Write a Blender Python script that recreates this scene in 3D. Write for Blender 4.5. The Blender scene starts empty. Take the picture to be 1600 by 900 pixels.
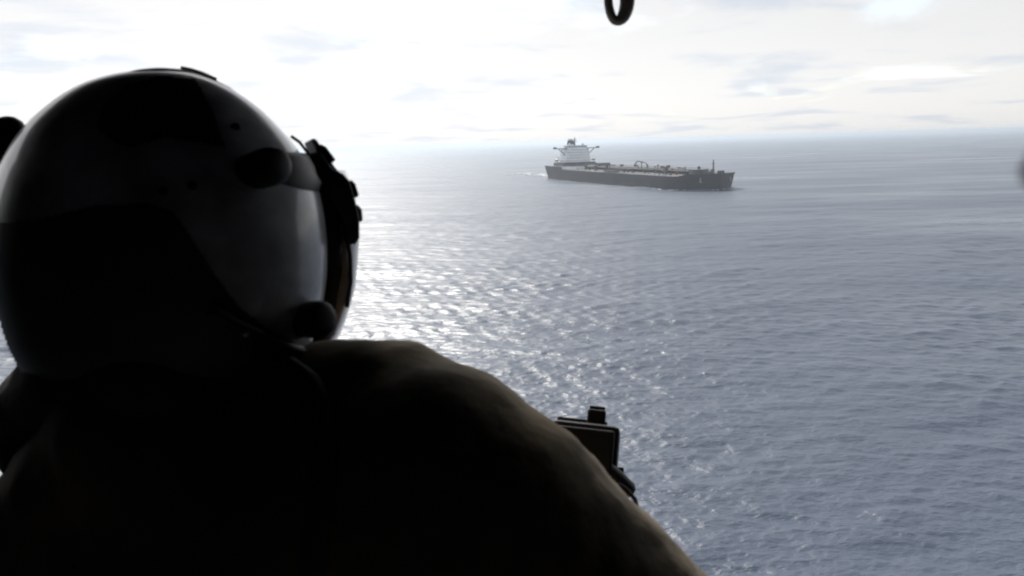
import bpy, bmesh, math, random
import numpy as np
from mathutils import Vector, Matrix
from mathutils.bvhtree import BVHTree
random.seed(7); rng = np.random.default_rng(11)
sc = bpy.context.scene
COL = sc.collection
rad = math.radians

# ------------------------------------------------------------------ camera
H = 41.0                       # height of the helicopter door above the sea, metres
FPX = 1200.0                   # focal length in pixels of the 1600 px wide photograph
PITCH, ROLL = rad(10.67), rad(1.66)
Fw = Vector((0, math.cos(PITCH), -math.sin(PITCH)))
R0 = Vector((1, 0, 0)); U0 = R0.cross(Fw)
Rt = R0 * math.cos(ROLL) - U0 * math.sin(ROLL)
Up = U0 * math.cos(ROLL) + R0 * math.sin(ROLL)
CAM = Vector((0, 0, H))
cd = bpy.data.cameras.new('camera'); cam = bpy.data.objects.new('camera', cd); COL.objects.link(cam)
cd.sensor_width = 36.0; cd.lens = 36.0 * FPX / 1600.0
cd.clip_start = 0.02; cd.clip_end = 200000
cd.dof.use_dof = True; cd.dof.focus_distance = 600.0; cd.dof.aperture_fstop = 14.0
cam.matrix_world = Matrix(((Rt.x, Up.x, -Fw.x, CAM.x), (Rt.y, Up.y, -Fw.y, CAM.y), (Rt.z, Up.z, -Fw.z, CAM.z), (0, 0, 0, 1)))
sc.camera = cam

# ------------------------------------------------------------------ sky, sun, exposure
SUN_AZ, SUN_EL = rad(-17.0), rad(39.0)       # azimuth from +Y, positive to the right
w = bpy.data.worlds.new('World'); sc.world = w; w.use_nodes = True
nt = w.node_tree; N = nt.nodes; L = nt.links; N.clear()
def nd(tree, t, **kw):
    n = tree.nodes.new(t)
    for k, v in kw.items(): setattr(n, k, v)
    return n
sky = nd(nt, 'ShaderNodeTexSky', sky_type='NISHITA', sun_disc=False, sun_elevation=SUN_EL, sun_rotation=SUN_AZ,
         altitude=0.0, air_density=1.0, dust_density=0.8, ozone_density=1.0)
tc = nd(nt, 'ShaderNodeTexCoord')
sep = nd(nt, 'ShaderNodeSeparateXYZ'); L.new(tc.outputs['Generated'], sep.inputs[0])
mz = nd(nt, 'ShaderNodeMath', operation='MAXIMUM'); mz.inputs[1].default_value = 0.0; L.new(sep.outputs['Z'], mz.inputs[0])
az = nd(nt, 'ShaderNodeMath', operation='ADD'); az.inputs[1].default_value = 0.10; L.new(mz.outputs[0], az.inputs[0])
dx = nd(nt, 'ShaderNodeMath', operation='DIVIDE'); L.new(sep.outputs['X'], dx.inputs[0]); L.new(az.outputs[0], dx.inputs[1])
dy = nd(nt, 'ShaderNodeMath', operation='DIVIDE'); L.new(sep.outputs['Y'], dy.inputs[0]); L.new(az.outputs[0], dy.inputs[1])
cmb = nd(nt, 'ShaderNodeCombineXYZ'); L.new(dx.outputs[0], cmb.inputs[0]); L.new(dy.outputs[0], cmb.inputs[1])
mp = nd(nt, 'ShaderNodeMapping'); mp.inputs['Location'].default_value = (3.3, 1.7, 0); mp.inputs['Scale'].default_value = (0.95, 0.75, 1); L.new(cmb.outputs[0], mp.inputs[0])
cn = nd(nt, 'ShaderNodeTexNoise'); cn.inputs['Scale'].default_value = 0.8; cn.inputs['Detail'].default_value = 7; cn.inputs['Roughness'].default_value = 0.55
cn.inputs['Distortion'].default_value = 0.4; L.new(mp.outputs[0], cn.inputs['Vector'])
cr = nd(nt, 'ShaderNodeMapRange'); cr.inputs['From Min'].default_value = 0.20; cr.inputs['From Max'].default_value = 0.45; cr.interpolation_type = 'SMOOTHSTEP'
L.new(cn.outputs['Fac'], cr.inputs['Value'])
# thicker, greyer cloud bellies
cn2 = nd(nt, 'ShaderNodeTexNoise'); cn2.inputs['Scale'].default_value = 1.5; cn2.inputs['Detail'].default_value = 5; cn2.inputs['Distortion'].default_value = 0.3
mp2 = nd(nt, 'ShaderNodeMapping'); mp2.inputs['Location'].default_value = (8.1, 4.2, 0); mp2.inputs['Scale'].default_value = (0.8, 0.8, 1); L.new(cmb.outputs[0], mp2.inputs[0]); L.new(mp2.outputs[0], cn2.inputs['Vector'])
cr2 = nd(nt, 'ShaderNodeMapRange'); cr2.inputs['From Min'].default_value = 0.50; cr2.inputs['From Max'].default_value = 0.68; cr2.interpolation_type = 'SMOOTHSTEP'
cr2.inputs['To Min'].default_value = 1.0; cr2.inputs['To Max'].default_value = 0.86
L.new(cn2.outputs['Fac'], cr2.inputs['Value'])
bw = nd(nt, 'ShaderNodeRGBToBW'); L.new(sky.outputs[0], bw.inputs[0])
cl = nd(nt, 'ShaderNodeMath', operation='MULTIPLY_ADD'); cl.inputs[1].default_value = 0.16; cl.inputs[2].default_value = 2.95; L.new(bw.outputs[0], cl.inputs[0])   # thin high cloud lit from above, brighter towards the sun
cl2 = nd(nt, 'ShaderNodeMath', operation='MULTIPLY'); L.new(cl.outputs[0], cl2.inputs[0]); L.new(cr2.outputs[0], cl2.inputs[1])
ctint = nd(nt, 'ShaderNodeMix', data_type='RGBA', blend_type='MULTIPLY'); ctint.inputs[0].default_value = 1.0
L.new(cl2.outputs[0], ctint.inputs[6])
cbl = nd(nt, 'ShaderNodeMapRange'); cbl.inputs['From Min'].default_value = 1.0; cbl.inputs['From Max'].default_value = 0.86; L.new(cr2.outputs[0], cbl.inputs['Value'])
ccol = nd(nt, 'ShaderNodeMix', data_type='RGBA'); L.new(cbl.outputs[0], ccol.inputs[0]); ccol.inputs[6].default_value = (1.0, 0.99, 0.985, 1); ccol.inputs[7].default_value = (0.93, 0.98, 1.07, 1)
L.new(ccol.outputs[2], ctint.inputs[7])
cm = nd(nt, 'ShaderNodeMath', operation='MULTIPLY'); cm.inputs[1].default_value = 0.965; L.new(cr.outputs[0], cm.inputs[0])
hzb = nd(nt, 'ShaderNodeMapRange'); hzb.inputs['From Min'].default_value = 0.02; hzb.inputs['From Max'].default_value = 0.22; hzb.inputs['To Min'].default_value = 0.97; hzb.inputs['To Max'].default_value = 0.0
L.new(mz.outputs[0], hzb.inputs['Value'])          # the veil closes towards the horizon, all the way round
cmx = nd(nt, 'ShaderNodeMath', operation='MAXIMUM'); L.new(cm.outputs[0], cmx.inputs[0]); L.new(hzb.outputs[0], cmx.inputs[1])
cmix = nd(nt, 'ShaderNodeMix', data_type='RGBA'); L.new(cmx.outputs[0], cmix.inputs[0]); L.new(sky.outputs[0], cmix.inputs[6]); L.new(ctint.outputs[2], cmix.inputs[7])
bg = nd(nt, 'ShaderNodeBackground'); bg.inputs[1].default_value = 0.07; L.new(cmix.outputs[2], bg.inputs[0])
wo = nd(nt, 'ShaderNodeOutputWorld'); L.new(bg.outputs[0], wo.inputs[0])

sd = bpy.data.lights.new('sun', 'SUN'); sun = bpy.data.objects.new('sun', sd); COL.objects.link(sun)
sd.energy = 1.5; sd.angle = rad(10.0); sd.color = (1.0, 0.95, 0.88)
sdir = Vector((math.sin(SUN_AZ) * math.cos(SUN_EL), math.cos(SUN_AZ) * math.cos(SUN_EL), math.sin(SUN_EL)))
sun.rotation_euler = sdir.to_track_quat('Z', 'Y').to_euler(); sun.location = (0, 0, H + 60)

vs = sc.view_settings
vs.view_transform = 'Standard'; vs.look = 'None'; vs.gamma = 1.0; vs.exposure = 1.62; vs.use_curve_mapping = False
sc.cycles.use_denoising = True
sc.cycles.max_bounces = 6; sc.cycles.volume_bounces = 0; sc.cycles.transparent_max_bounces = 8
sc.cycles.pixel_filter_type = 'BLACKMAN_HARRIS'; sc.cycles.filter_width = 2.0
sc.cycles.caustics_reflective = False; sc.cycles.caustics_refractive = False

# ------------------------------------------------------------------ helpers
def P(x, y, d):
    """world point seen at photograph pixel (x, y), d metres in front of the camera"""
    return CAM + Fw * d + Rt * ((x - 800.0) / FPX * d) + Up * ((450.0 - y) / FPX * d)
def sea_point(x, y):
    v = P(x, y, 1.0) - CAM
    return CAM + v * (H / -v.z)

MATS = {}
def mat(name, col, rough=0.5, metal=0.0, spec=0.5, bump=0.0, bscale=40.0, var=0.0, vscale=8.0, coat=0.0, sheen=0.0, col2=None):
    if name in MATS: return MATS[name]
    m = bpy.data.materials.new(name); m.use_nodes = True; t = m.node_tree; b = t.nodes['Principled BSDF']
    b.inputs['Roughness'].default_value = rough; b.inputs['Metallic'].default_value = metal; b.inputs['Specular IOR Level'].default_value = spec
    b.inputs['Coat Weight'].default_value = coat; b.inputs['Sheen Weight'].default_value = sheen
    b.inputs['Base Color'].default_value = (*col, 1)
    tcn = nd(t, 'ShaderNodeTexCoord')
    if var > 0:
        n1 = nd(t, 'ShaderNodeTexNoise'); n1.inputs['Scale'].default_value = vscale; n1.inputs['Detail'].default_value = 6; t.links.new(tcn.outputs['Object'], n1.inputs['Vector'])
        mr = nd(t, 'ShaderNodeMapRange'); mr.inputs['From Min'].default_value = 0.3; mr.inputs['From Max'].default_value = 0.7; t.links.new(n1.outputs['Fac'], mr.inputs['Value'])
        mx = nd(t, 'ShaderNodeMix', data_type='RGBA'); t.links.new(mr.outputs[0], mx.inputs[0])
        mx.inputs[6].default_value = (*[c * (1 - var) for c in col], 1); mx.inputs[7].default_value = (*(col2 or [min(1, c * (1 + var)) for c in col]), 1)
        t.links.new(mx.outputs[2], b.inputs['Base Color'])
    if bump > 0:
        n2 = nd(t, 'ShaderNodeTexNoise'); n2.inputs['Scale'].default_value = bscale; n2.inputs['Detail'].default_value = 5; t.links.new(tcn.outputs['Object'], n2.inputs['Vector'])
        bp = nd(t, 'ShaderNodeBump'); bp.inputs['Strength'].default_value = 0.6; bp.inputs['Distance'].default_value = bump
        t.links.new(n2.outputs['Fac'], bp.inputs['Height']); t.links.new(bp.outputs[0], b.inputs['Normal'])
    MATS[name] = m
    return m

class MB:
    """collects shapes of ONE part"""
    def __init__(s): s.v = []; s.f = []
    def add(s, v, f):
        o = len(s.v); s.v += [tuple(p) for p in v]; s.f += [tuple(i + o for i in q) for q in f]; return s
    def box(s, c, h, X=(1, 0, 0), Y=(0, 1, 0), Z=(0, 0, 1), ch=0.0):
        c, X, Y, Z = Vector(c), Vector(X), Vector(Y), Vector(Z)
        if ch > 0:                                    # chamfered box: three rings on each half
            bm = bmesh.new(); bmesh.ops.create_cube(bm, size=2)
            for v in bm.verts: v.co = Vector((v.co.x * h[0], v.co.y * h[1], v.co.z * h[2]))
            bmesh.ops.bevel(bm, geom=bm.edges[:], offset=ch, segments=2, profile=0.6, affect='EDGES')
            bm.verts.index_update()
            s.add([c + X * v.co.x + Y * v.co.y + Z * v.co.z for v in bm.verts], [[v.index for v in f.verts] for f in bm.faces]); bm.free(); return s
        v = [c + X * (h[0] * a) + Y * (h[1] * b) + Z * (h[2] * d) for d in (-1, 1) for b in (-1, 1) for a in (-1, 1)]
        return s.add(v, [(0, 2, 3, 1), (4, 5, 7, 6), (0, 1, 5, 4), (2, 6, 7, 3), (0, 4, 6, 2), (1, 3, 7, 5)])
    def tube(s, pts, r, n=10, closed=False, cap=True):
        pts = [Vector(p) for p in pts]; m = len(pts)
        rs = r if isinstance(r, (list, tuple)) else [r] * m
        v = []; f = []; ref = None
        for i, p in enumerate(pts):
            a = pts[(i - 1) % m] if (closed or i > 0) else p; b = pts[(i + 1) % m] if (closed or i < m - 1) else p
            t = (b - a).normalized()
            if ref is None: ref = Vector((0, 0, 1)) if abs(t.z) < 0.9 else Vector((1, 0, 0))
            e1 = (ref - t * ref.dot(t)).normalized(); ref = e1; e2 = t.cross(e1)
            for k in range(n):
                q = 2 * math.pi * k / n; v.append(p + (e1 * math.cos(q) + e2 * math.sin(q)) * rs[i])
        for i in range(m if closed else m - 1):
            j = (i + 1) % m
            for k in range(n): f.append((i * n + k, i * n + (k + 1) % n, j * n + (k + 1) % n, j * n + k))
        if cap and not closed: f.append(tuple(range(n - 1, -1, -1))); f.append(tuple((m - 1) * n + k for k in range(n)))
        return s.add(v, f)
    def sphere(s, c, r, n=14, m=9, sc3=(1, 1, 1)):
        c = Vector(c); v = [c + Vector((0, 0, r * sc3[2]))]; f = []
        for i in range(1, m):
            a = math.pi * i / m
            for k in range(n):
                b = 2 * math.pi * k / n; v.append(c + Vector((r * sc3[0] * math.sin(a) * math.cos(b), r * sc3[1] * math.sin(a) * math.sin(b), r * sc3[2] * math.cos(a))))
        v.append(c - Vector((0, 0, r * sc3[2]))); e = len(v) - 1
        for k in range(n):
            f.append((0, 1 + k, 1 + (k + 1) % n)); f.append((e, e - n + (k + 1) % n, e - n + k))
            for i in range(m - 2): a = 1 + i * n; f.append((a + k, a + n + k, a + n + (k + 1) % n, a + (k + 1) % n))
        return s.add(v, f)
    def prism(s, outline, thick):
        """outline: list of Vectors (a flat polygon), extruded along thick"""
        n = len(outline); o = [Vector(p) for p in outline]; t = Vector(thick)
        return s.add(o + [p + t for p in o], [tuple(range(n)), tuple(range(2 * n - 1, n - 1, -1))] + [(i, i + n, (i + 1) % n + n, (i + 1) % n) for i in range(n)])
    def build(s, name, m, parent=None, smooth=False, bevel=0.0, kind=None, label=None, fixn=True):
        me = bpy.data.meshes.new(name); me.from_pydata([tuple(p) for p in s.v], [], s.f)
        if fixn:
            bm = bmesh.new(); bm.from_mesh(me); bmesh.ops.recalc_face_normals(bm, faces=bm.faces); bm.to_mesh(me); bm.free()
        return link(name, me, m, parent, smooth, bevel, kind, label)
def link(name, me, m, parent=None, smooth=False, bevel=0.0, kind=None, label=None):
    me.materials.clear(); me.materials.append(m)
    if smooth: me.polygons.foreach_set('use_smooth', [True] * len(me.polygons))
    o = bpy.data.objects.new(name, me); COL.objects.link(o)
    if parent is not None:
        o.parent = parent; o.matrix_parent_inverse = Matrix.Identity(4)
        base = parent
        mw = Matrix.Identity(4); chain = []
        while base is not None: chain.append(base); base = base.parent
        for b in reversed(chain): mw = mw @ b.matrix_basis
        if o.get('local') is None and not parent.get('localspace'):
            me.transform(mw.inverted())
    if bevel > 0:
        b = o.modifiers.new('bevel', 'BEVEL'); b.width = bevel; b.segments = 2; b.limit_method = 'ANGLE'
    if kind: o['kind'] = kind
    if label: o['label'] = label
    return o
def thing(name, loc, label, cat, group=None, local=False):
    o = bpy.data.objects.new(name, None); COL.objects.link(o); o.location = loc; o.empty_display_size = 0.1
    o['label'] = label; o['category'] = cat
    if group: o['group'] = group
    if local: o['localspace'] = 1
    return o
def tag(o, label, cat, group=None):
    o['label'] = label; o['category'] = cat
    if group: o['group'] = group
    return o
def blob(name, segs, m, parent, voxel=0.008, smooth=8, disp=None, kind=None, label=None):
    """one continuous surface round a chain of tapered capsules: segs = [(p0, r0, p1, r1), ...]"""
    mb = MB()
    for p0, r0, p1, r1 in segs:
        p0, p1 = Vector(p0), Vector(p1); k = max(2, int((p1 - p0).length / (0.3 * min(r0, r1))) + 1)
        for i in range(k + 1):
            t = i / k; mb.sphere(p0.lerp(p1, t), r0 + (r1 - r0) * t, 16, 10)
    me = bpy.data.meshes.new(name + '_raw'); me.from_pydata([tuple(p) for p in mb.v], [], mb.f)
    o = bpy.data.objects.new('tmp', me); COL.objects.link(o)
    r = o.modifiers.new('r', 'REMESH'); r.mode = 'VOXEL'; r.voxel_size = voxel
    s_ = o.modifiers.new('s', 'SMOOTH'); s_.factor = 0.5; s_.iterations = smooth
    for (sz, strength, depth) in (disp or []):
        tx = bpy.data.textures.new(name, 'CLOUDS'); tx.noise_scale = sz; tx.noise_depth = depth
        dm = o.modifiers.new('d', 'DISPLACE'); dm.texture = tx; dm.strength = strength; dm.mid_level = 0.5; dm.texture_coords = 'GLOBAL'
    dg = bpy.context.evaluated_depsgraph_get(); me2 = bpy.data.meshes.new_from_object(o.evaluated_get(dg)); me2.name = name
    bpy.data.objects.remove(o); bpy.data.meshes.remove(me)
    return link(name, me2, m, parent, True, 0, kind, label)

# ------------------------------------------------------------------ sea
TH0, TH1, NR = rad(0.025), rad(34.0), 1100
uu = np.linspace(0, 1, NR)
theta = TH1 + (TH0 - TH1) * uu
dist = H / np.tan(theta)
fine = np.radians(np.linspace(-52, 52, 840))
coarse = np.radians(np.arange(52 + 3, 308, 3.0))
azs = np.concatenate([fine, coarse]); NA = len(azs)
dr = np.gradient(dist)                     # spacing between the rings
X = dist[:, None] * np.sin(azs)[None, :]; Y = dist[:, None] * np.cos(azs)[None, :]
Z = np.zeros_like(X); DX = np.zeros_like(X); DY = np.zeros_like(X)

# --- ship placement (the waterline end points fix its distance, heading and length)
bow_w = sea_point(1125, 297.5); stn = sea_point(858, 278.5)
BEAM = 59.0; LEN = None
ctr = stn.copy()
for _ in range(6):
    hd = (bow_w - ctr); hd.z = 0; LEN = hd.length; hd.normalize()
    port = Vector((-hd.y, hd.x, 0)); ctr = stn + port * (BEAM * 0.40) - hd * 0.0
print('SHIP length %.1f  distance bow %.0f stern %.0f' % (LEN, bow_w.length, stn.length))
SHIP_YAW = math.atan2(hd.y, hd.x)

wind = rad(-100.0)
NW = 70
lam = np.exp(np.linspace(np.log(0.6), np.log(16.0), NW)) * rng.uniform(0.93, 1.07, NW)
ang = wind + rng.normal(0, 0.75, NW)
ph = rng.uniform(0, 6.283, NW)
k = 2 * np.pi / lam
slope = 0.038 * np.where(lam > 4, (4 / lam) ** 0.8, 1.0)           # slope carried by each train
amp = slope / k
lam = np.concatenate([lam, [22, 27, 33, 41, 52]]); ang = np.concatenate([ang, wind + np.array([.5, .1, -.3, .35, -.1])]); ph = np.concatenate([ph, [0, 1, 2, 3, 4]]); k = 2 * np.pi / lam   # low swell under the chop
amp = np.concatenate([amp, 0.020 / k[-5:]]); NW = len(lam)
for i in range(NW):
    att = np.clip((lam[i] / np.maximum(np.maximum(np.abs(dr), dist * (fine[1] - fine[0])), 0.05) - 2.6) / 3.0, 0, 1)[:, None]
    rows = att[:, 0] > 0
    if not rows.any(): continue
    kx, ky = k[i] * math.cos(ang[i]), k[i] * math.sin(ang[i])
    p_ = kx * X[rows] + ky * Y[rows] + ph[i] + 0.6 * np.sin(0.013 * X[rows] * (1 + .1 * i % 3) + i)
    a = amp[i] * att[rows]
    Z[rows] += a * np.cos(p_)
    s_ = 0.8 * a * np.sin(p_)
    DX[rows] -= s_ * math.cos(ang[i]); DY[rows] -= s_ * math.sin(ang[i])
# gusts: the chop is stronger in some patches than in others
gust = 0.85 + 0.22 * np.sin(0.031 * X + 0.017 * Y + 1) * np.sin(0.023 * Y - 0.012 * X) + 0.12 * np.sin(0.09 * X - 0.05 * Y)
Z *= gust
# bow wave and the V of the wake
lx = (X - ctr.x) * hd.x + (Y - ctr.y) * hd.y; ly = (X - ctr.x) * port.x + (Y - ctr.y) * port.y
beh = np.clip(LEN - lx, 0, None)
ridge = BEAM * 0.16 + 0.30 * beh
Z += np.where(beh > 0, 1.3 * np.exp(-beh / 260.0) * np.exp(-((np.abs(ly) - ridge) / 9.0) ** 2), 0)
V = np.stack([X + DX, Y + DY, Z], -1).reshape(-1, 3)
ii, jj = np.meshgrid(np.arange(NR - 1), np.arange(NA), indexing='ij')
j2 = (jj + 1) % NA
quads = np.stack([ii * NA + jj, ii * NA + j2, (ii + 1) * NA + j2, (ii + 1) * NA + jj], -1).reshape(-1, 4)[:, ::-1]
me = bpy.data.meshes.new('sea'); nv = len(V); nq = len(quads)
me.vertices.add(nv + 1); me.vertices.foreach_set('co', np.concatenate([V, [[0, 0, 0]]]).ravel())
tri = np.stack([np.arange(NA), (np.arange(NA) + 1) % NA, np.full(NA, nv)], -1)
loops = np.concatenate([quads.ravel(), tri.ravel()])
me.loops.add(len(loops)); me.loops.foreach_set('vertex_index', loops)
me.polygons.add(nq + NA)
me.polygons.foreach_set('loop_start', np.concatenate([np.arange(nq) * 4, nq * 4 + np.arange(NA) * 3]))
me.polygons.foreach_set('loop_total', np.concatenate([np.full(nq, 4), np.full(NA, 3)]))
me.update(calc_edges=True); me.validate()
WATER = bpy.data.materials.new('sea_water'); WATER.use_nodes = True
t = WATER.node_tree; b = t.nodes['Principled BSDF']
b.inputs['Base Color'].default_value = (0.078, 0.100, 0.142, 1); b.inputs['IOR'].default_value = 1.333; b.inputs['Roughness'].default_value = 0.2
geo = nd(t, 'ShaderNodeNewGeometry')
# unresolved ripples: with growing distance the ripples become too small to see and act as gloss
cdn = nd(t, 'ShaderNodeVectorMath', operation='LENGTH'); t.links.new(geo.outputs['Position'], cdn.inputs[0])
rr = nd(t, 'ShaderNodeMapRange'); rr.inputs['From Min'].default_value = 80; rr.inputs['From Max'].default_value = 1500
rr.inputs['To Min'].default_value = 0.40; rr.inputs['To Max'].default_value = 0.36; t.links.new(cdn.outputs['Value'], rr.inputs['Value']); 
def ripple(scale, sx, sy, rz, det):
    m_ = nd(t, 'ShaderNodeMapping'); m_.inputs['Rotation'].default_value = (0, 0, rz); m_.inputs['Scale'].default_value = (sx, sy, 1); t.links.new(geo.outputs['Position'], m_.inputs[0])
    n_ = nd(t, 'ShaderNodeTexNoise'); n_.inputs['Scale'].default_value = scale; n_.inputs['Detail'].default_value = det; n_.inputs['Roughness'].default_value = 0.6; t.links.new(m_.outputs[0], n_.inputs['Vector'])
    return n_
r1 = ripple(2.6, 0.55, 1.0, rad(12), 3); r2 = ripple(0.6, 0.45, 1.0, rad(-14), 3); r3 = ripple(0.09, 0.5, 1.0, rad(5), 2)
b1 = nd(t, 'ShaderNodeBump'); b1.inputs['Distance'].default_value = 0.12; b1.inputs['Strength'].default_value = 0.8; t.links.new(r1.outputs['Fac'], b1.inputs['Height'])
b2 = nd(t, 'ShaderNodeBump'); b2.inputs['Distance'].default_value = 0.45; b2.inputs['Strength'].default_value = 0.8; t.links.new(r2.outputs['Fac'], b2.inputs['Height']); t.links.new(b1.outputs[0], b2.inputs['Normal'])
b3 = nd(t, 'ShaderNodeBump'); b3.inputs['Distance'].default_value = 1.7; b3.inputs['Strength'].default_value = 0.7; t.links.new(r3.outputs['Fac'], b3.inputs['Height']); t.links.new(b2.outputs[0], b3.inputs['Normal'])
t.links.new(b3.outputs[0], b.inputs['Normal'])
bf = nd(t, 'ShaderNodeMapRange'); bf.inputs['From Min'].default_value = 90; bf.inputs['From Max'].default_value = 900; bf.inputs['To Min'].default_value = 0.9; bf.inputs['To Max'].default_value = 0.22; t.links.new(cdn.outputs['Value'], bf.inputs['Value'])
for bb in (b1, b2, b3): t.links.new(bf.outputs[0], bb.inputs['Strength'])       # far ripples are averaged into the gloss instead
gn = ripple(0.012, 0.35, 1.0, rad(-20), 4)                    # gust patches roughen the surface
gm = nd(t, 'ShaderNodeMapRange'); gm.inputs['From Min'].default_value = 0.3; gm.inputs['From Max'].default_value = 0.7; gm.inputs['To Min'].default_value = 0.65; gm.inputs['To Max'].default_value = 1.35; t.links.new(gn.outputs['Fac'], gm.inputs['Value'])
gx = nd(t, 'ShaderNodeMath', operation='MULTIPLY'); t.links.new(rr.outputs[0], gx.inputs[0]); t.links.new(gm.outputs[0], gx.inputs[1]); t.links.new(gx.outputs[0], b.inputs['Roughness'])
sea = link('sea', me, WATER, None, True, 0, 'structure')
sea['label'] = 'wind-rippled grey blue open sea reaching the hazy horizon'

# ------------------------------------------------------------------ haze over the water
HZ = bpy.data.materials.new('sea_haze'); HZ.use_nodes = True; t = HZ.node_tree
t.nodes.remove(t.nodes['Principled BSDF'])
pv = nd(t, 'ShaderNodeVolumePrincipled'); pv.inputs['Color'].default_value = (0.76, 0.87, 1.0, 1); pv.inputs['Density'].default_value = 0.00018; pv.inputs['Anisotropy'].default_value = 0.5
t.links.new(pv.outputs[0], t.nodes['Material Output'].inputs['Volume'])
hz = MB().box((0, 0, 22.0), (120000, 120000, 27.0)).build('haze', HZ, None, kind='stuff')
hz['label'] = 'pale bright sea haze filling the air down to the water'
hz['category'] = 'haze'

# ------------------------------------------------------------------ the tanker
ship = thing('oil_tanker', (ctr.x, ctr.y, 0), 'long dark-hulled oil tanker with white bridge house aft steaming across the sea', 'ship', local=True)
ship.rotation_euler = (0, 0, SHIP_YAW)
M_hull = mat('hull_paint', (0.010, 0.009, 0.010), 0.6, bump=0.05, bscale=0.3, var=0.4, vscale=0.08, col2=(0.024, 0.016, 0.014))
M_boot = mat('boot_topping', (0.07, 0.02, 0.016), 0.6, var=0.3, vscale=0.1)
M_deck = mat('deck_paint', (0.10, 0.085, 0.08), 0.33, bump=0.06, bscale=0.25, var=0.3, vscale=0.08)
M_white = mat('ship_white', (0.82, 0.85, 0.9), 0.5, var=0.12, vscale=0.2)
M_pipe = mat('deck_pipe_paint', (0.028, 0.027, 0.027), 0.7, var=0.3, vscale=0.2)
M_dgrey = mat('ship_dark_grey', (0.05, 0.05, 0.055), 0.5)
M_funnel = mat('funnel_black', (0.02, 0.02, 0.022), 0.5)
M_glass = mat('ship_glass', (0.16, 0.19, 0.23), 0.15)
M_rust = mat('rust_red', (0.16, 0.06, 0.04), 0.7)
DK = 11.2
def half_w(s, z):
    """half beam at station s (0 stern .. 1 bow) and height z"""
    zt = min(1.0, max(0.0, z / 15.0)); hb = BEAM / 2
    if s < 0.12: q = 0.84 + 0.12 * zt + (1 - 0.84 - 0.12 * zt) * (s / 0.12) ** 0.6; return hb * min(1.0, q)
    if s > 0.86:
        e = (s - 0.86) / 0.14; p_ = 2.6 + 0.8 * zt
        return hb * max(0.0, 1 - e ** p_)
    return hb
def top_z(s):
    if s > 0.935: return DK + 0.6 + 0.5 * (s - 0.935) / 0.065
    if s < 0.17: return DK + 3.2
    return DK
sts = sorted(set(list(np.linspace(0, 0.12, 8)) + list(np.linspace(0.12, 0.86, 16)) + list(np.linspace(0.86, 1.0, 18)) + [0.169, 0.171, 0.934, 0.936]))
def stem_x(s, z):              # raked stem: the top of the bow reaches further forward
    e = max(0, (s - 0.86) / 0.14); return s * LEN + e * 2.2 * max(0, z / 15.0) - (1 - min(1, s / 0.12)) * 1.2 * max(0, z / 15.0)
zs_n = 7
mbh = MB(); vv = []; nst = len(sts)
for s_ in sts:
    tz = top_z(s_)
    for side in (1, -1):
        for i in range(zs_n):
            z = -3 + (tz + 3) * i / (zs_n - 1)
            vv.append((stem_x(s_, z), side * max(0.15, half_w(s_, z)), z))
ff = []
for a in range(nst - 1):
    for i in range(zs_n - 1):
        o0 = a * 2 * zs_n; o1 = (a + 1) * 2 * zs_n
        ff.append((o0 + i, o0 + i + 1, o1 + i + 1, o1 + i)); ff.append((o0 + zs_n + i, o1 + zs_n + i, o1 + zs_n + i + 1, o0 + zs_n + i + 1))
ff.append(tuple(range(zs_n)) + tuple(range(2 * zs_n - 1, zs_n - 1, -1)))
e0 = (nst - 1) * 2 * zs_n; ff.append(tuple(e0 + i for i in range(zs_n)) + tuple(e0 + i for i in range(2 * zs_n - 1, zs_n - 1, -1)))
mbh.add(vv, ff); mbh.build('hull', M_hull, ship)
def deck_sheet(name, s0, s1, z, m, ins=0.25):
    mb = MB(); ss = [s_ for s_ in sts if s0 - 1e-6 <= s_ <= s1 + 1e-6]; v = []
    for s_ in ss:
        hw = max(0.2, half_w(s_, z) - ins); v += [(stem_x(s_, z), hw, z + 0.5 * 0), (stem_x(s_, z), 0, z + 0.35), (stem_x(s_, z), -hw, z)]
    f = []
    for i in range(len(ss) - 1):
        f += [(i * 3, i * 3 + 1, i * 3 + 4, i * 3 + 3), (i * 3 + 1, i * 3 + 2, i * 3 + 5, i * 3 + 4)]
    return mb.add(v, f).build(name, m, ship)
deck_sheet('main_deck', 0.17, 0.936, DK - 0.15, M_deck)
deck_sheet('poop_deck', 0.0, 0.17, DK + 3.05, M_deck)
deck_sheet('forecastle_deck', 0.935, 0.999, DK + 0.5, M_deck)
B_ = lambda c, h: MB().box(c, h)
B_((0.935 * LEN, 0, DK + 0.55), (0.3, BEAM * 0.36, 0.6)).build('forecastle_bulkhead', M_dgrey, ship)
B_((0.171 * LEN, 0, DK + 1.4), (0.3, BEAM * 0.49, 1.5)).build('poop_bulkhead', M_white, ship)
# bulwark round the bow
mb = MB()
ss = [s_ for s_ in sts if s_ >= 0.945]
for sd_ in (1, -1):
    pts = [Vector((stem_x(s_, 16), sd_ * max(0.2, half_w(s_, 15)), top_z(s_))) for s_ in ss]
    for a, c in zip(pts[:-1], pts[1:]):
        mb.add([a, c, c + Vector((0.1, 0, 1.1)), a + Vector((0.1, 0, 1.1))], [(0, 1, 2, 3)])
bo = mb.build('bow_bulwark', M_hull, ship); so = bo.modifiers.new('s', 'SOLIDIFY'); so.thickness = 0.3
# boot topping stripe just above the water, a few centimetres proud
mb = MB(); v = []
for sd_ in (1, -1):
    pts = [(stem_x(s_, 0.6), sd_ * (max(0.15, half_w(s_, 0.6)) + 0.06)) for s_ in sts]
    v = [(x, y, z) for (x, y) in pts for z in (-1, 1.1)]
    mb.add(v, [(2 * i, 2 * i + 1, 2 * i + 3, 2 * i + 2) for i in range(len(pts) - 1)])
mb.build('boot_topping', M_boot, ship)
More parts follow.
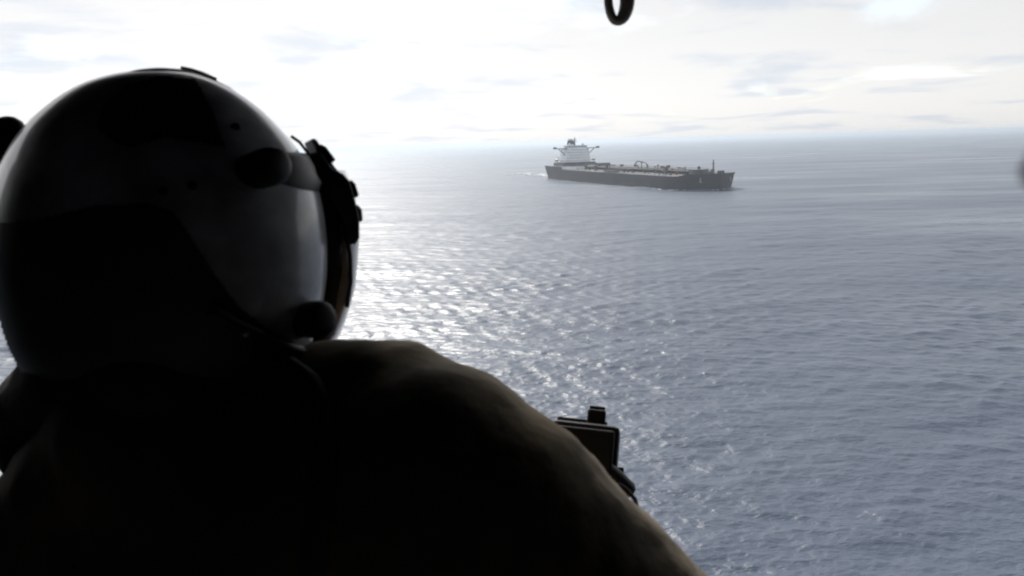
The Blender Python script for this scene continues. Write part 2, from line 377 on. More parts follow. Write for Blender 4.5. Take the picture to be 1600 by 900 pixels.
# bulbous bow
MB().sphere((LEN + 1.5, 0, -1.6), 1.0, 16, 10, (6.5, 3.0, 2.6)).build('bulbous_bow', M_hull, ship, True)
# accommodation block
XH = 0.097 * LEN                                  # front of the house
PD = DK + 3.1
B_((XH - 9, 0, PD + 1.9), (13, 20.0, 1.9)).build('deck_house', M_dgrey, ship)
for i, (hx, hy) in enumerate(((9.6, 15.0), (9.4, 14.4), (9.2, 14.1), (9.0, 13.8), (8.8, 13.5))):
    B_((XH - 9, 0, PD + 3.85 + 1.5 + 2.95 * i), (hx, hy, 1.46)).build('accommodation_tier', M_white, ship)
    B_((XH - 8.9, 0, PD + 3.83 + 2.95 * (i + 1)), (hx + 0.5, hy + 0.6, 0.07)).build('tier_walkway', M_white, ship)
    for sd_ in (-1, 1):                            # window rows on each tier, front and sides
        pass
    for kx in range(11):
        B_((XH - 9 + hx + 0.03, -hy + 1.8 + kx * (2 * hy - 3.6) / 10, PD + 3.85 + 1.8 + 2.95 * i), (0.05, 0.45, 0.45)).build('window', M_glass, ship)
    for kx in range(5):
        B_((XH - 9 - hx + 2.2 + kx * (2 * hx - 4.4) / 4, -hy - 0.03, PD + 3.85 + 1.8 + 2.95 * i), (0.45, 0.05, 0.45)).build('window', M_glass, ship)
ZB = PD + 3.85 + 2.95 * 5
br = B_((XH - 7, 0, ZB + 1.7), (6.0, 11.5, 1.5)).build('bridge', M_white, ship)
for kx in range(14):
    B_((XH - 0.96, -10.4 + kx * 20.8 / 13, ZB + 2.0), (0.05, 0.66, 0.6)).build('bridge_window', M_glass, ship)
for kx in range(5):
    B_((XH - 11.4 + kx * 2.2, -11.53, ZB + 2.0), (0.85, 0.05, 0.6)).build('bridge_window', M_glass, ship)
B_((XH - 7, 0, ZB + 3.36), (6.6, 12.2, 0.13)).build('bridge_roof', M_dgrey, ship)
for sd_ in (-1, 1):
    B_((XH - 4.2, sd_ * 19.6, ZB + 0.55), (2.0, 8.0, 0.4)).build('bridge_wing', M_dgrey, ship)
    B_((XH - 4.2, sd_ * 26.0, ZB + 1.6), (1.6, 1.5, 0.6)).build('wing_console', M_dgrey, ship)
    MB().tube([(XH - 4.2, sd_ * 13.0, ZB - 7.5), (XH - 4.2, sd_ * 21.5, ZB)], 0.5, 8).build('wing_brace', M_dgrey, ship)
mb = MB().tube([(XH - 9, 0, ZB + 3.4), (XH - 9, 0, ZB + 12.5)], [0.8, 0.45], 8).box((XH - 9, 0, ZB + 8.2), (0.5, 3.0, 0.25)).box((XH - 8.3, 0, ZB + 10.3), (0.3, 1.9, 0.3))
mb.build('radar_mast', M_dgrey, ship)
for sd_ in (-1, 1): MB().sphere((XH - 5, sd_ * 8.0, ZB + 4.9), 1.3).build('satellite_dome', M_white, ship, True)
# engine casing and funnel
B_((8.6, 0, PD + 8.5), (6.0, 8.5, 8.5)).build('engine_casing', M_white, ship)
mb = MB(); v = []
for z, sx, sy in ((0, 5.6, 4.6), (12.5, 5.2, 4.2)):
    for q in range(16): a = q * math.pi / 8; v.append((9.5 + sx * math.copysign(abs(math.cos(a)) ** 0.7, math.cos(a)), sy * math.copysign(abs(math.sin(a)) ** 0.7, math.sin(a)), PD + 11 + z))
mb.add(v, [(q, (q + 1) % 16, 16 + (q + 1) % 16, 16 + q) for q in range(16)] + [tuple(range(16, 32))])
fu = mb.build('funnel', M_white, ship)
fu['localspace'] = 1
MB().tube([(9.5, 0, PD + 23.4), (9.5, 0, PD + 28.0)], [4.5, 3.6], 18).build('funnel_cap', M_funnel, fu)
for q in range(3): MB().tube([(7.5 + 2 * q, -1.2 + q, PD + 27.8), (6.9 + 2 * q, -1.2 + q, PD + 29.6)], 0.55, 8).build('exhaust_pipe', M_funnel, fu)
for sd_ in (-1, 1):
    mb = MB().sphere((22, sd_ * 22.5, PD + 6.4), 1.0, 14, 9, (5.0, 1.7, 1.7)); mb.build('lifeboat', mat('lifeboat_paint', (0.45, 0.40, 0.36), 0.5), ship, True)
    for xx in (18.5, 25.5): MB().tube([(xx, sd_ * 19.5, PD + 3.8), (xx, sd_ * 20.6, PD + 9.5), (xx, sd_ * 23.2, PD + 9.7)], 0.35, 6).build('davit', M_white, ship)
# poop deck fittings
for x_, y_ in ((3.5, -17), (3.5, 17), (6, 0)): MB().tube([(x_, y_ - 2, PD + 1.2), (x_, y_ + 2, PD + 1.2)], 1.1, 12).build('mooring_winch', M_dgrey, ship)
MB().box((0.5, 0, PD + 5), (0.12, 0.12, 5)).build('stern_flagpole', M_dgrey, ship)
# cargo deck: lengthways pipes, pipe supports, catwalk, manifolds, tank domes
for y_, r_, z_ in ((-4.2, .6, 2.6), (-2.6, .6, 2.6), (-1.0, .6, 3.4), (1.2, .6, 3.8), (3.0, .5, 3.8), (5, .5, 3.0)):
    MB().tube([(0.185 * LEN, y_, DK + z_), (0.55 * LEN, y_, DK + z_), (0.90 * LEN, y_, DK + z_)], r_, 8).build('cargo_pipe', M_pipe, ship)
for q in range(22):
    x_ = 0.19 * LEN + q * 0.0335 * LEN; MB().box((x_, 0.8, DK + 1.3), (0.3, 5.4, 1.3)).build('pipe_support', M_pipe, ship)
mb = MB().box((0.55 * LEN, 7.6, DK + 3.8), (0.36 * LEN, 1.0, 0.22))
for q in range(16): mb.box((0.2 * LEN + q * 0.046 * LEN, 7.6, DK + 1.8), (0.18, 0.8, 1.9))
for q in range(2): mb.box((0.55 * LEN, 6.7 + 1.8 * q, DK + 4.9), (0.36 * LEN, 0.06, 0.08))
mb.build('catwalk', M_pipe, ship)
for q in range(5):
    x_ = (0.50 + 0.016 * q) * LEN
    MB().tube([(x_, -BEAM / 2 + 4, DK + 2.4), (x_, BEAM / 2 - 4, DK + 2.4)], 0.45, 8).build('manifold_pipe', M_pipe, ship)
for sd_ in (-1, 1):
    B_((0.533 * LEN, sd_ * (BEAM / 2 - 5.5), DK + 0.9), (13, 2.0, 0.5)).build('manifold_drip_tray', M_pipe, ship)
# hose handling crane amidships with its bent boom
MB().tube([(0.50 * LEN, 6, DK), (0.50 * LEN, 6, DK + 6.2)], [1.0, 0.8], 12).build('crane_post', M_pipe, ship)
bp_ = [(0.50 * LEN + 34 * u_, 6 - 3 * u_, DK + 5.8 + 4.2 * min(1.0, math.sin(math.pi * u_) * 1.5) ** 0.8 - 2.0 * u_) for u_ in np.linspace(0.0, 0.97, 12)]
MB().tube(bp_, [0.55] * 7 + [0.45] * 5, 8).build('crane_boom', M_pipe, ship)
for x_, h_ in ((0.60, 8.5), (0.635, 7.0), (0.70, 7.0), (0.78, 4.0), (0.38, 5.5), (0.30, 5.0)):
    MB().tube([(x_ * LEN, -3, DK), (x_ * LEN, -3, DK + h_)], [0.55, 0.4], 8).box((x_ * LEN, -3, DK + h_), (0.3, 0.9, 0.35)).build('vent_post', M_pipe, ship)
B_((0.28 * LEN, 4, DK + 3.4), (4.0, 6.5, 3.4)).build('pump_house', M_dgrey, ship)
B_((0.71 * LEN, 2, DK + 1.8), (2.0, 3.5, 1.8)).build('deck_store', M_dgrey, ship)
B_((0.90 * LEN, 0, DK + 2.2), (3.0, 7.5, 2.2)).build('forward_store', M_dgrey, ship)
for q in range(28):
    x_ = (0.2 + 0.70 * (q // 2) / 13) * LEN; y_ = (1 if q % 2 else -1) * (12.5 + 6 * random.random())
    MB().tube([(x_, y_, DK - 0.1), (x_, y_, DK + 0.8 + .5 * random.random())], random.uniform(0.7, 1.3), 10).build('tank_hatch', M_dgrey, ship)
for q in range(46):                                    # valves, lockers and pipe risers crowding the cargo deck
    x_ = random.uniform(0.2, 0.92) * LEN; y_ = random.uniform(-14, 17); h_ = random.choice((0.9, 1.2, 1.6, 2.2, 3.0))
    B_((x_, y_, DK + h_), (random.uniform(0.4, 1.6), random.uniform(0.4, 1.8), h_)).build('deck_fitting', random.choice((M_pipe, M_pipe, M_dgrey, M_rust)), ship)
for q in range(14):
    x_ = random.uniform(0.2, 0.92) * LEN; y_ = random.uniform(-10, 14); h_ = random.uniform(4, 7.5)
    MB().tube([(x_, y_, DK), (x_, y_, DK + h_)], 0.3, 6).build('vent_riser', M_pipe, ship)
for q in range(9):
    x_ = (0.21 + 0.02 * q if q < 5 else 0.80 + 0.02 * (q - 5)) * LEN; hw = half_w(x_ / LEN, 12) - 2.0
    B_((x_, -hw, DK + 0.7), (0.9, 0.6, 0.8)).build('fire_locker', M_white, ship)
# railing along both deck edges
for sd_ in (-1, 1):
    mb = MB(); ss = [s_ for s_ in np.linspace(0.175, 0.93, 40)]
    pts = [Vector((stem_x(s_, 12), sd_ * (half_w(s_, 12) - 0.4), DK)) for s_ in ss]
    for p in pts: mb.box(p + Vector((0, 0, 0.6)), (0.06, 0.06, 0.6))
    for zz in (0.6, 1.15): mb.tube([p + Vector((0, 0, zz)) for p in pts], 0.05, 4)
    mb.build('deck_railing', M_pipe, ship)
# foredeck: mast, windlasses, anchor
mb = MB().tube([(0.968 * LEN, 0, DK + 1), (0.968 * LEN, 0, DK + 12.5)], [0.8, 0.4], 8).box((0.968 * LEN, 0, DK + 9.5), (0.3, 1.4, 0.2))
mb.build('foremast', M_dgrey, ship)
for sd_ in (-1, 1):
    MB().tube([(0.978 * LEN, sd_ * 2.5, DK + 2.6), (0.978 * LEN, sd_ * 7.5, DK + 2.6)], 1.4, 12).build('windlass', M_dgrey, ship)
    xa = 0.975; ya = sd_ * (half_w(xa, 8.5) + 0.25)
    mb = MB().box((stem_x(xa, 8.5), ya, 8.2), (0.35, 0.3, 1.9)).box((stem_x(xa, 8.5), ya, 6.7), (1.7, 0.35, 0.5)); mb.build('anchor', mat('anchor_grey', (0.3, 0.3, 0.31), 0.6), ship)
# wash of white water close round the stem
WASH = mat('foam', (0.6, 0.63, 0.66), 0.8, bump=0.2, bscale=1.5)
mb = MB()
for sd_ in (-1, 1):
    for q in range(46):
        u_ = random.random() ** 1.6; s_ = 1.0 - 0.16 * u_
        c = Vector((stem_x(s_, 0), sd_ * (half_w(s_, 0.5) + random.uniform(0.1, 1.0 + 3.0 * u_)), 0.45)); r_ = random.uniform(0.25, 0.9)
        mb.sphere(c, r_, 6, 4, (2.2, 1.0, 0.45))
for q in range(200):                                   # churned water trailing from the propeller
    u_ = random.random() ** 1.3; c = Vector((-4 - 170 * u_, random.gauss(0, 6 + 8 * u_), 0.25)); r_ = random.uniform(0.8, 2.2) * (1 - .4 * u_)
    mb.sphere(c, r_, 6, 4, (5.0, 1.3, 0.3))
fo = mb.build('ship_wash', WASH, None, True); fo.location = ship.location; fo.rotation_euler = ship.rotation_euler
fo['kind'] = 'stuff'; fo['label'] = 'thin white water along the tanker bow and trailing behind its stern'; fo['category'] = 'foam'

# ------------------------------------------------------------------ helicopter cabin round the camera
FLOOR = H - 1.22
heli = thing('helicopter_cabin', (0, 0, FLOOR), 'dark helicopter cabin around the camera with its wide side door open to the sea', 'helicopter')
M_cab = mat('cabin_lining', (0.05, 0.052, 0.055), 0.8, bump=0.004, bscale=60, var=0.25)
M_blk = mat('black_metal', (0.010, 0.010, 0.011), 0.6, var=0.3, vscale=40)
DP = 0.92                                             # door plane
B_((0, -0.05, FLOOR - 0.03), (1.6, 1.12, 0.03)).build('floor_panel', M_cab, heli)
B_((0, -0.05, H + 0.72), (1.6, 1.12, 0.03)).build('roof_panel', M_cab, heli)
B_((0, -1.14, H - 0.25), (1.6, 0.03, 0.94)).build('rear_wall', M_cab, heli)
for sd_ in (-1, 1): B_((sd_ * 1.57, -0.03, H - 0.25), (0.03, 1.08, 0.94)).build('end_wall', M_cab, heli)
B_((-1.30, DP, H - 0.25), (0.24, 0.035, 0.94)).build('door_post', M_cab, heli)
B_((1.45, DP, H - 0.25), (0.09, 0.035, 0.94)).build('door_post', M_cab, heli)
B_((0.15, DP, H + 0.4475), (1.21, 0.035, 0.2425)).build('door_lintel', M_cab, heli)  # out of view; lower edge dropped to keep the sun off the shoulder
B_((0.15, DP, FLOOR + 0.03), (1.21, 0.035, 0.03)).build('door_sill', M_blk, heli)
for yy in (-0.6, 0.0, 0.6): B_((0, yy, H + 0.66), (1.53, 0.03, 0.028)).build('roof_frame', M_cab, heli)

# seat under the crew member
SX, SY = -0.17, 0.60
seat = thing('crew_seat', (SX, SY, FLOOR), 'dark crew seat under the helmeted person by the door', 'seat')
M_web = mat('seat_webbing', (0.03, 0.032, 0.03), 0.9, bump=0.002, bscale=300)
MB().box((SX, SY, FLOOR + 0.42), (0.22, 0.21, 0.03), ch=0.015).build('seat_cushion', M_web, seat)
for a in (-1, 1):
    for c in (-1, 1): MB().tube([(SX + a * 0.19, SY + c * 0.17, FLOOR), (SX + a * 0.19, SY + c * 0.17, FLOOR + 0.4)], 0.014, 8).build('leg', M_blk, seat)

# ------------------------------------------------------------------ the crew member
person = thing('person', (SX, SY, FLOOR), 'helmeted person in olive flight suit seen from behind, leaning towards the sea', 'person')
M_suit = mat('flight_suit_cloth', (0.17, 0.13, 0.078), 0.9, bump=0.0035, bscale=45, var=0.35, vscale=14, sheen=0.06)
M_vest = mat('survival_vest_fabric', (0.035, 0.036, 0.03), 0.9, bump=0.003, bscale=120, var=0.3, vscale=20)
M_skin = mat('skin', (0.30, 0.18, 0.13), 0.55)
M_glove = mat('glove_leather', (0.035, 0.033, 0.028), 0.7, bump=0.001, bscale=200, var=0.3, vscale=60)
M_boot2 = mat('boot_leather', (0.02, 0.018, 0.016), 0.6)
hip = Vector((SX, SY, FLOOR + 0.55))
head = P(272, 352, 0.60)
face = (Rt * 0.72 + Fw * 0.69).normalized(); ear = face.cross(Up).normalized()
neck0 = P(265, 560, 0.605); neck1 = P(265, 650, 0.60)
sR = P(755, 815, 0.50); sL = P(125, 850, 0.66)
chest = P(430, 860, 0.60); belly = (chest + hip) / 2 + Vector((0, -0.02, 0))
elR = P(1072, 1170, 0.55); haR = P(880, 840, 0.80)
elL = CAM + Rt * -0.27 + Up * -0.42 + Fw * 0.80; haL = CAM + Rt * 0.045 + Up * -0.285 + Fw * 0.90
knees = [Vector((SX - 0.16, SY + 0.30, FLOOR + 0.40)), Vector((SX + 0.17, SY + 0.30, FLOOR + 0.40))]
hips = [hip + Vector((-0.09, 0, 0)), hip + Vector((0.09, 0, 0))]
feet = [Vector((SX - 0.16, SY + 0.24, FLOOR + 0.09)), Vector((SX + 0.17, SY + 0.24, FLOOR + 0.09))]
def limbs(g):
    s = [(chest, .115 * g, belly, .125 * g), (belly, .125 * g, hip, .12 * g), (neck1, .06 * g, chest, .10 * g),
         (sR, .055 * g, elR, .045 * g), (elR, .045 * g, elR.lerp(haR, .9), .03 * g), (sL, .055 * g, elL, .045 * g), (elL, .045 * g, elL.lerp(haL, .9), .03 * g),
         (neck1, .055 * g, sR, .06 * g), (neck1, .055 * g, sL, .06 * g), (chest, .09 * g, sR, .06 * g), (chest, .09 * g, sL, .06 * g)]
    for h_, k_, f_ in zip(hips, knees, feet): s += [(h_, .085 * g, k_, .06 * g), (k_, .058 * g, f_, .04 * g)]
    return s
hs = [(head - Up * 0.01, .082, head + Up * 0.035, .086), (head + face * .045 - Up * .055, .045, head + face * .03 - Up * .02, .06),     # skull, jaw
      (head + face * .088 - Up * .012, .013, head + face * .105 - Up * .032, .014),                                                       # nose
      (head + face * .085 - Up * .066, .011, head + face * .088 - Up * .052, .010),                                                     # lips
      (head + face * .062 + Up * .022 + ear * .03, .022, head + face * .062 + Up * .022 - ear * .03, .022),                               # brow
      (head + ear * .084 - Up * .02, .012, head + ear * .084 + Up * .01, .016), (head - ear * .084 - Up * .02, .012, head - ear * .084 + Up * .01, .016),
      (head - Up * .05, .06, neck1, .06)]
blob('body', limbs(0.86) + hs, M_skin, person, 0.007, 4)
def px_r(p, rpx):            # a pixel radius at a point's distance, in metres
    return rpx / FPX * (p - CAM).dot(Fw)
A_ = P(470, 652, 0.565); Bq = P(612, 655, 0.54); Cq = P(686, 748, 0.51); Dq = P(768, 818, 0.50); Eq = P(872, 920, 0.50); Fq = P(1003, 1030, 0.51)
Aq0 = P(330, 665, 0.585)
suit = [(Aq0, px_r(Aq0, 95), A_, px_r(A_, 118)), (A_, px_r(A_, 122), Bq, px_r(Bq, 131)), (Bq, px_r(Bq, 131), Cq, px_r(Cq, 150)), (Cq, px_r(Cq, 150), Dq, px_r(Dq, 194)), (Dq, px_r(Dq, 194), Eq, px_r(Eq, 184)),
        (Eq, px_r(Eq, 184), Fq, px_r(Fq, 170)), (Fq, px_r(Fq, 170), elR, 0.06), (elR, 0.06, elR.lerp(haR, .86), .04),
        (chest, .12, belly, .135), (belly, .135, hip, .135), (chest, .11, Cq, .08), (chest, .11, sL, .085), (neck1, .085, chest, .115), (neck1, .075, sL, .085),
        (sL, .088, elL, .06), (elL, .058, elL.lerp(haL, .86), .04), (P(600, 900, .55), .09, P(350, 900, .60), .11), (P(560, 1000, .55), .1, belly, .12), (P(150, 1000, .66), .1, belly, .12)]
for h_, k_, f_ in zip(hips, knees, feet): suit += [(h_, .095, k_, .075), (k_, .072, f_, .06)]
blob('flight_suit', suit, M_suit, person, 0.0065, 36, [(0.09, 0.005, 2), (0.03, 0.0055, 3)])
# seams and folds of the jacket that the photograph shows
def raycast_on(o):
    dg = bpy.context.evaluated_depsgraph_get(); dg.update()
    bm = bmesh.new(); bm.from_object(o, dg); bm.transform(o.matrix_world if o.parent is None else Matrix.Translation(o.parent.location if o.parent.parent is None else o.parent.parent.location))
    t_ = BVHTree.FromBMesh(bm); bm.free(); return t_
suit_o = next(o for o in person.children if o.name.startswith('flight_suit'))
T_s = raycast_on(suit_o)
def on(tree, x, y, lift=0.0, fallback=None):
    d_ = (P(x, y, 1) - CAM).normalized(); hit, n_, _, _ = tree.ray_cast(CAM, d_)
    if hit is None: return P(x, y, fallback) if fallback else None
    if n_.dot(d_) > 0: n_ = -n_
    return hit + n_ * lift
def strip(tree, pix, r, lift, n=None):
    """a soft tube that follows a surface along a line of pixels"""
    out = []
    for (a, b_) in zip(pix[:-1], pix[1:]):
        for u_ in np.linspace(0, 1, 6)[:-1]:
            q = on(tree, a[0] + (b_[0] - a[0]) * u_, a[1] + (b_[1] - a[1]) * u_, lift)
            if q is not None: out.append(q)
    q = on(tree, pix[-1][0], pix[-1][1], lift)
    if q is not None: out.append(q)
    return MB().tube(out, r, 8)
strip(T_s, [(365, 572), (410, 566), (450, 578), (485, 603), (505, 640), (515, 700), (505, 790), (490, 890)], 0.009, 0.002).build('harness_strap', M_vest, person, True)
# padded flotation collar of the vest round the neck
cc = [P(70, 690, .67), P(78, 640, .645), P(145, 582, .585), P(260, 566, .545), P(370, 584, .555), P(440, 612, .59)]
blob('flotation_collar', [(cc[i], r0, cc[i + 1], r1) for i, (r0, r1) in enumerate(((.040, .042), (.042, .045), (.045, .046), (.046, .036), (.036, .022)))], M_vest, person, 0.005, 8, [(0.04, 0.005, 2)])
# gloved hands: palm and five fingers closed round the grips
def hand(wr, tgt, across, curl):
    fw_ = (tgt - wr).normalized(); ac = (across - fw_ * across.dot(fw_)).normalized(); cu = (curl - fw_ * curl.dot(fw_)).normalized()
    s = [(wr - fw_ * .05, .031, wr, .028)]
    for q in range(4): s.append((wr, .019, wr + fw_ * .075 + ac * (.033 - .022 * q), .0125))
    for q, ln in enumerate((.068, .078, .073, .058)):
        a = wr + fw_ * .078 + ac * (.034 - .0225 * q); b_ = a + fw_ * ln * .42 + cu * ln * .18; c = b_ + cu * ln * .36 + fw_ * .004; d_ = c + cu * ln * .16 - fw_ * ln * .26
        s += [(a, .0112, b_, .0105), (b_, .0105, c, .0098), (c, .0098, d_, .009)]
    a = wr + fw_ * .02 + ac * .03; b_ = a + ac * .022 + fw_ * .028 + cu * .014; c = b_ + fw_ * .03 + cu * .016 - ac * .004
    s += [(a, .015, b_, .0125), (b_, .0125, c, .0105)]
    return s
grip_R = P(905, 812, 0.85); grip_L = CAM + Rt * 0.085 + Up * -0.262 + Fw * 0.925
wrR = elR.lerp(haR, .93); wrL = elL.lerp(haL, .93)
blob('glove', hand(wrR, grip_R + Rt * .02, Up, -Rt), M_glove, person, 0.0032, 4)
blob('glove', hand(wrL, grip_L, Up, Fw), M_glove, person, 0.0032, 4)
for f_ in feet:
    blob('boot', [(f_ + Vector((0, -.02, -.035)), .05, f_ + Vector((0, .15, -.05)), .038), (f_ + Vector((0, 0, 0)), .052, f_ + Vector((0, 0, .10)), .056)], M_boot2, person, 0.006, 5)

# ------------------------------------------------------------------ helmet
D0 = 0.60
rows = [(108.5, 262, 276), (110, 215, 290), (113, 178, 303), (120, 148, 328), (130, 120, 350), (145, 96, 376), (165, 70, 403), (190, 42, 430), (220, 18, 456), (260, -3, 484), (300, -14, 500), (340, -20, 508), (380, -22, 512),
        (420, -20, 512), (460, -12, 508), (495, -2, 500), (525, 6, 492), (555, 18, 480), (580, 34, 455), (600, 55, 420), (612, 85, 380)]
ry = [r[0] for r in rows]
fy = np.concatenate([108.5 + 3.5 * np.linspace(0, 1, 8) ** 2, np.linspace(114, 612, 84)])
lft = np.interp(fy, ry, [r[1] for r in rows]); rgt = np.interp(fy, ry, [r[2] for r in rows])
def smooth1(a, n=2):
    for _ in range(n): a[3:-2] = 0.25 * a[2:-3] + 0.5 * a[3:-2] + 0.25 * a[4:-1]
    return a
lft = smooth1(lft, 6); rgt = smooth1(rgt, 6)
NTH = 96
hc = P(245, 345, D0); HV = (hc - CAM).normalized()
def hp(x, y, dd):                    # metric helmet frame: pixels at distance D0, dd metres further away
    return P(x, y, D0) + HV * dd
def hq(x, y, dd): return P(x, y, D0 + dd)
mb = MB(); v = []
for y_, l_, r_ in zip(fy, lft, rgt):
    c_ = (l_ + r_) / 2; hw = (r_ - l_) / 2 * 0.968
    u_ = (y_ - 345) / (345 - 108) if y_ < 345 else (y_ - 345) / 285
    dp_ = 0.139 * math.sqrt(max(0.0, 1 - min(1, abs(u_)) ** 2.0)) + 0.002
    cyy = 345 + (y_ - 345) * 0.968 if y_ < 345 else y_
    for q in range(NTH):
        a = 2 * math.pi * q / NTH; ca, sa = math.cos(a), math.sin(a)
        e = 0.92
        v.append(hp(c_ + (245 - c_) * 0.0 + hw * math.copysign(abs(ca) ** e, ca), cyy, dp_ * math.copysign(abs(sa) ** e, sa)))
n_r = len(fy)
f = [(i * NTH + q, i * NTH + (q + 1) % NTH, (i + 1) * NTH + (q + 1) % NTH, (i + 1) * NTH + q) for i in range(n_r - 1) for q in range(NTH)]
f += [tuple(range(NTH)), tuple((n_r - 1) * NTH + q for q in range(NTH))]
M_helm = mat('helmet_grey_paint', (0.72, 0.73, 0.75), 0.28, bump=0.0016, bscale=22, var=0.55, vscale=26, coat=0.5)
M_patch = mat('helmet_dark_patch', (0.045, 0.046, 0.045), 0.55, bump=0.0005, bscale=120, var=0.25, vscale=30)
M_rub = mat('black_rubber', (0.012, 0.012, 0.013), 0.5, var=0.3, vscale=60)
M_vis = mat('visor_smoke_brown', (0.10, 0.065, 0.045), 0.22, coat=0.5)
M_tan = mat('visor_tan_edge', (0.45, 0.33, 0.25), 0.4)
helm = mb.add(v, f).build('helmet', M_helm, person, True)
helm['label'] = 'grey flight helmet with dark camouflage patches'
T_h = raycast_on(helm)
def hpart(mb, name, m, smooth=True, bevel=0.0):
    """sub-part of the helmet (its mesh shares the helmet's frame)"""
    return mb.build(name, m, helm, smooth, bevel)
def inside(x, y, poly):
    c = False; n = len(poly)
    for i in range(n):
        (x1, y1), (x2, y2) = poly[i], poly[(i + 1) % n]
        if (y1 > y) != (y2 > y) and x < (x2 - x1) * (y - y1) / (y2 - y1) + x1: c = not c
    return c
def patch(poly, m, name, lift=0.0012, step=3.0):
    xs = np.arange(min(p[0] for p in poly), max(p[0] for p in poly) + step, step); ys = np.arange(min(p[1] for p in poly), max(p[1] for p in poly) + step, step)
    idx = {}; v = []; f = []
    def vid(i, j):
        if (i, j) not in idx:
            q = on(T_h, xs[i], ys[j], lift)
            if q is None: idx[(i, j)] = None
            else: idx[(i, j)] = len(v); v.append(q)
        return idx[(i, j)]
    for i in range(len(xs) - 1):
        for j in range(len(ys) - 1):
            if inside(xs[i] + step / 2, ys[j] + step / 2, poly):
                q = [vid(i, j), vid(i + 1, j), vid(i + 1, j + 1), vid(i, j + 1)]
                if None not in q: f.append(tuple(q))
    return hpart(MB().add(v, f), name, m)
patch([(150, 200), (168, 160), (200, 135), (250, 122), (305, 126), (330, 170), (352, 232), (300, 222), (262, 214), (206, 232), (180, 222)], M_patch, 'camouflage_patch')
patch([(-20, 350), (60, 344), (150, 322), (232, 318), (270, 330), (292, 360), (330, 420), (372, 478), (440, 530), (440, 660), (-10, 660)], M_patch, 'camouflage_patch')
# thin trim line above the crown
hpart(MB().tube([hq(283, 105.5, -.005), hq(300, 109, -.004), hq(318, 115, -.004), hq(338, 124, -.004)], 0.0012, 6), 'crown_strip_edge', M_rub)
# edge roll along the face opening, visor and its housing
roll = [hq(470, 250, -.012), hq(498, 290, -.014), hq(512, 330, -.012), hq(519, 380, -.008), hq(519, 430, -.004), hq(513, 475, 0), hq(503, 515, .004), hq(480, 550, .01)]
hpart(MB().tube(roll, [.008, .008, .0085, .009, .009, .009, .009, .008], 10), 'edge_roll', M_rub)
def sheet(prof, name, m, thick, n=14):
    """curved shell: for each row (y, x_near, x_far edge) an arc from the near rim out to the right and round to the far side"""
    v = []; f = []
    for (y_, xn, xr) in prof:
        for q in range(n):
            a = q / (n - 1) * math.pi * 0.92
            x_ = xn + (xr - xn) * math.sin(min(a, math.pi / 2)) if a <= math.pi / 2 else xr - (xr - 430) * (1 - math.sin(a)) * 1.4
            v.append(hq(x_, y_, 0.005 + 0.075 * (1 - math.cos(a))))
    for i in range(len(prof) - 1):
        for q in range(n - 1): f.append((i * n + q, i * n + q + 1, (i + 1) * n + q + 1, (i + 1) * n + q))
    o = hpart(MB().add(v, f), name, m); s_ = o.modifiers.new('s', 'SOLIDIFY'); s_.thickness = thick; return o
sheet([(268, 505, 535), (300, 516, 548), (340, 522, 555), (380, 526, 556), (420, 527, 553), (450, 526, 550), (475, 523, 543), (500, 518, 535), (520, 512, 527), (540, 500, 515)], 'visor', M_vis, 0.003)
hpart(MB().tube([hq(523, 322, -.01), hq(532, 350, -.008), hq(537, 390, -.006), hq(538, 430, -.004), hq(532, 470, -.002), hq(523, 505, .002)], [.002, .0035, .0035, .0045, .0045, .003], 8), 'visor_rim', M_tan)
hpart(MB().tube([hq(530, 318, -.014), hq(541, 360, -.012), hq(547, 400, -.010), hq(548, 440, -.006), hq(542, 480, -.003)], .0018, 8), 'visor_bead', M_rub)
def chunk(pix, d0, th, name, m, bev=0.003):
    o = hpart(MB().prism([hq(x, y, d0) for x, y in pix], HV * th), name, m, False, bev); return o
chunk([(478, 240), (500, 236), (520, 262), (538, 272), (547, 282), (556, 312), (563, 345), (563, 372), (556, 384), (545, 380), (540, 352), (524, 322), (508, 305), (490, 285)], -0.022, 0.075, 'visor_housing', M_rub, 0.005)
chunk([(486, 216), (494, 216), (502, 228), (522, 258), (530, 268), (516, 268), (500, 246)], -0.012, 0.035, 'mount_lever', M_rub, 0.002)
for tab in ([(500, 224), (510, 229), (526, 250), (517, 256)], [(549, 280), (556, 287), (562, 306), (555, 310)], [(557, 318), (566, 326), (568, 345), (562, 348)]):
    chunk(tab, -0.016 + random.uniform(-.004, .004), 0.03, 'mount_tab', M_rub, 0.0015)
hpart(MB().tube([hq(455, 213, 0), hq(468, 222, 0), hq(484, 243, 0)], 0.0013, 6), 'mount_wire', M_rub)
# black band from the knob to the housing, lying on the shell
band = MB(); v = []
pix_t = [(380, 243), (410, 238), (440, 238), (465, 238), (484, 240)]; pix_b = [(380, 286), (410, 290), (440, 288), (470, 296), (497, 300)]
for i in range(17):
    u_ = i / 16 * 4; k_ = min(3, int(u_)); tt = u_ - k_
    tp = [pix_t[k_][c] + (pix_t[k_ + 1][c] - pix_t[k_][c]) * tt for c in (0, 1)]; bp2 = [pix_b[k_][c] + (pix_b[k_ + 1][c] - pix_b[k_][c]) * tt for c in (0, 1)]
    for j in range(6):
        w_ = j / 5; x_ = tp[0] + (bp2[0] - tp[0]) * w_; y_ = tp[1] + (bp2[1] - tp[1]) * w_
        q = on(T_h, x_, y_, 0.004 * (1 if 0 < j < 5 else 0.1))
        v.append(q if q is not None else hq(x_, y_, -0.03 + 0.0))
hpart(band.add(v, [(i * 6 + j, i * 6 + j + 1, (i + 1) * 6 + j + 1, (i + 1) * 6 + j) for i in range(16) for j in range(5)]), 'visor_band', M_rub)
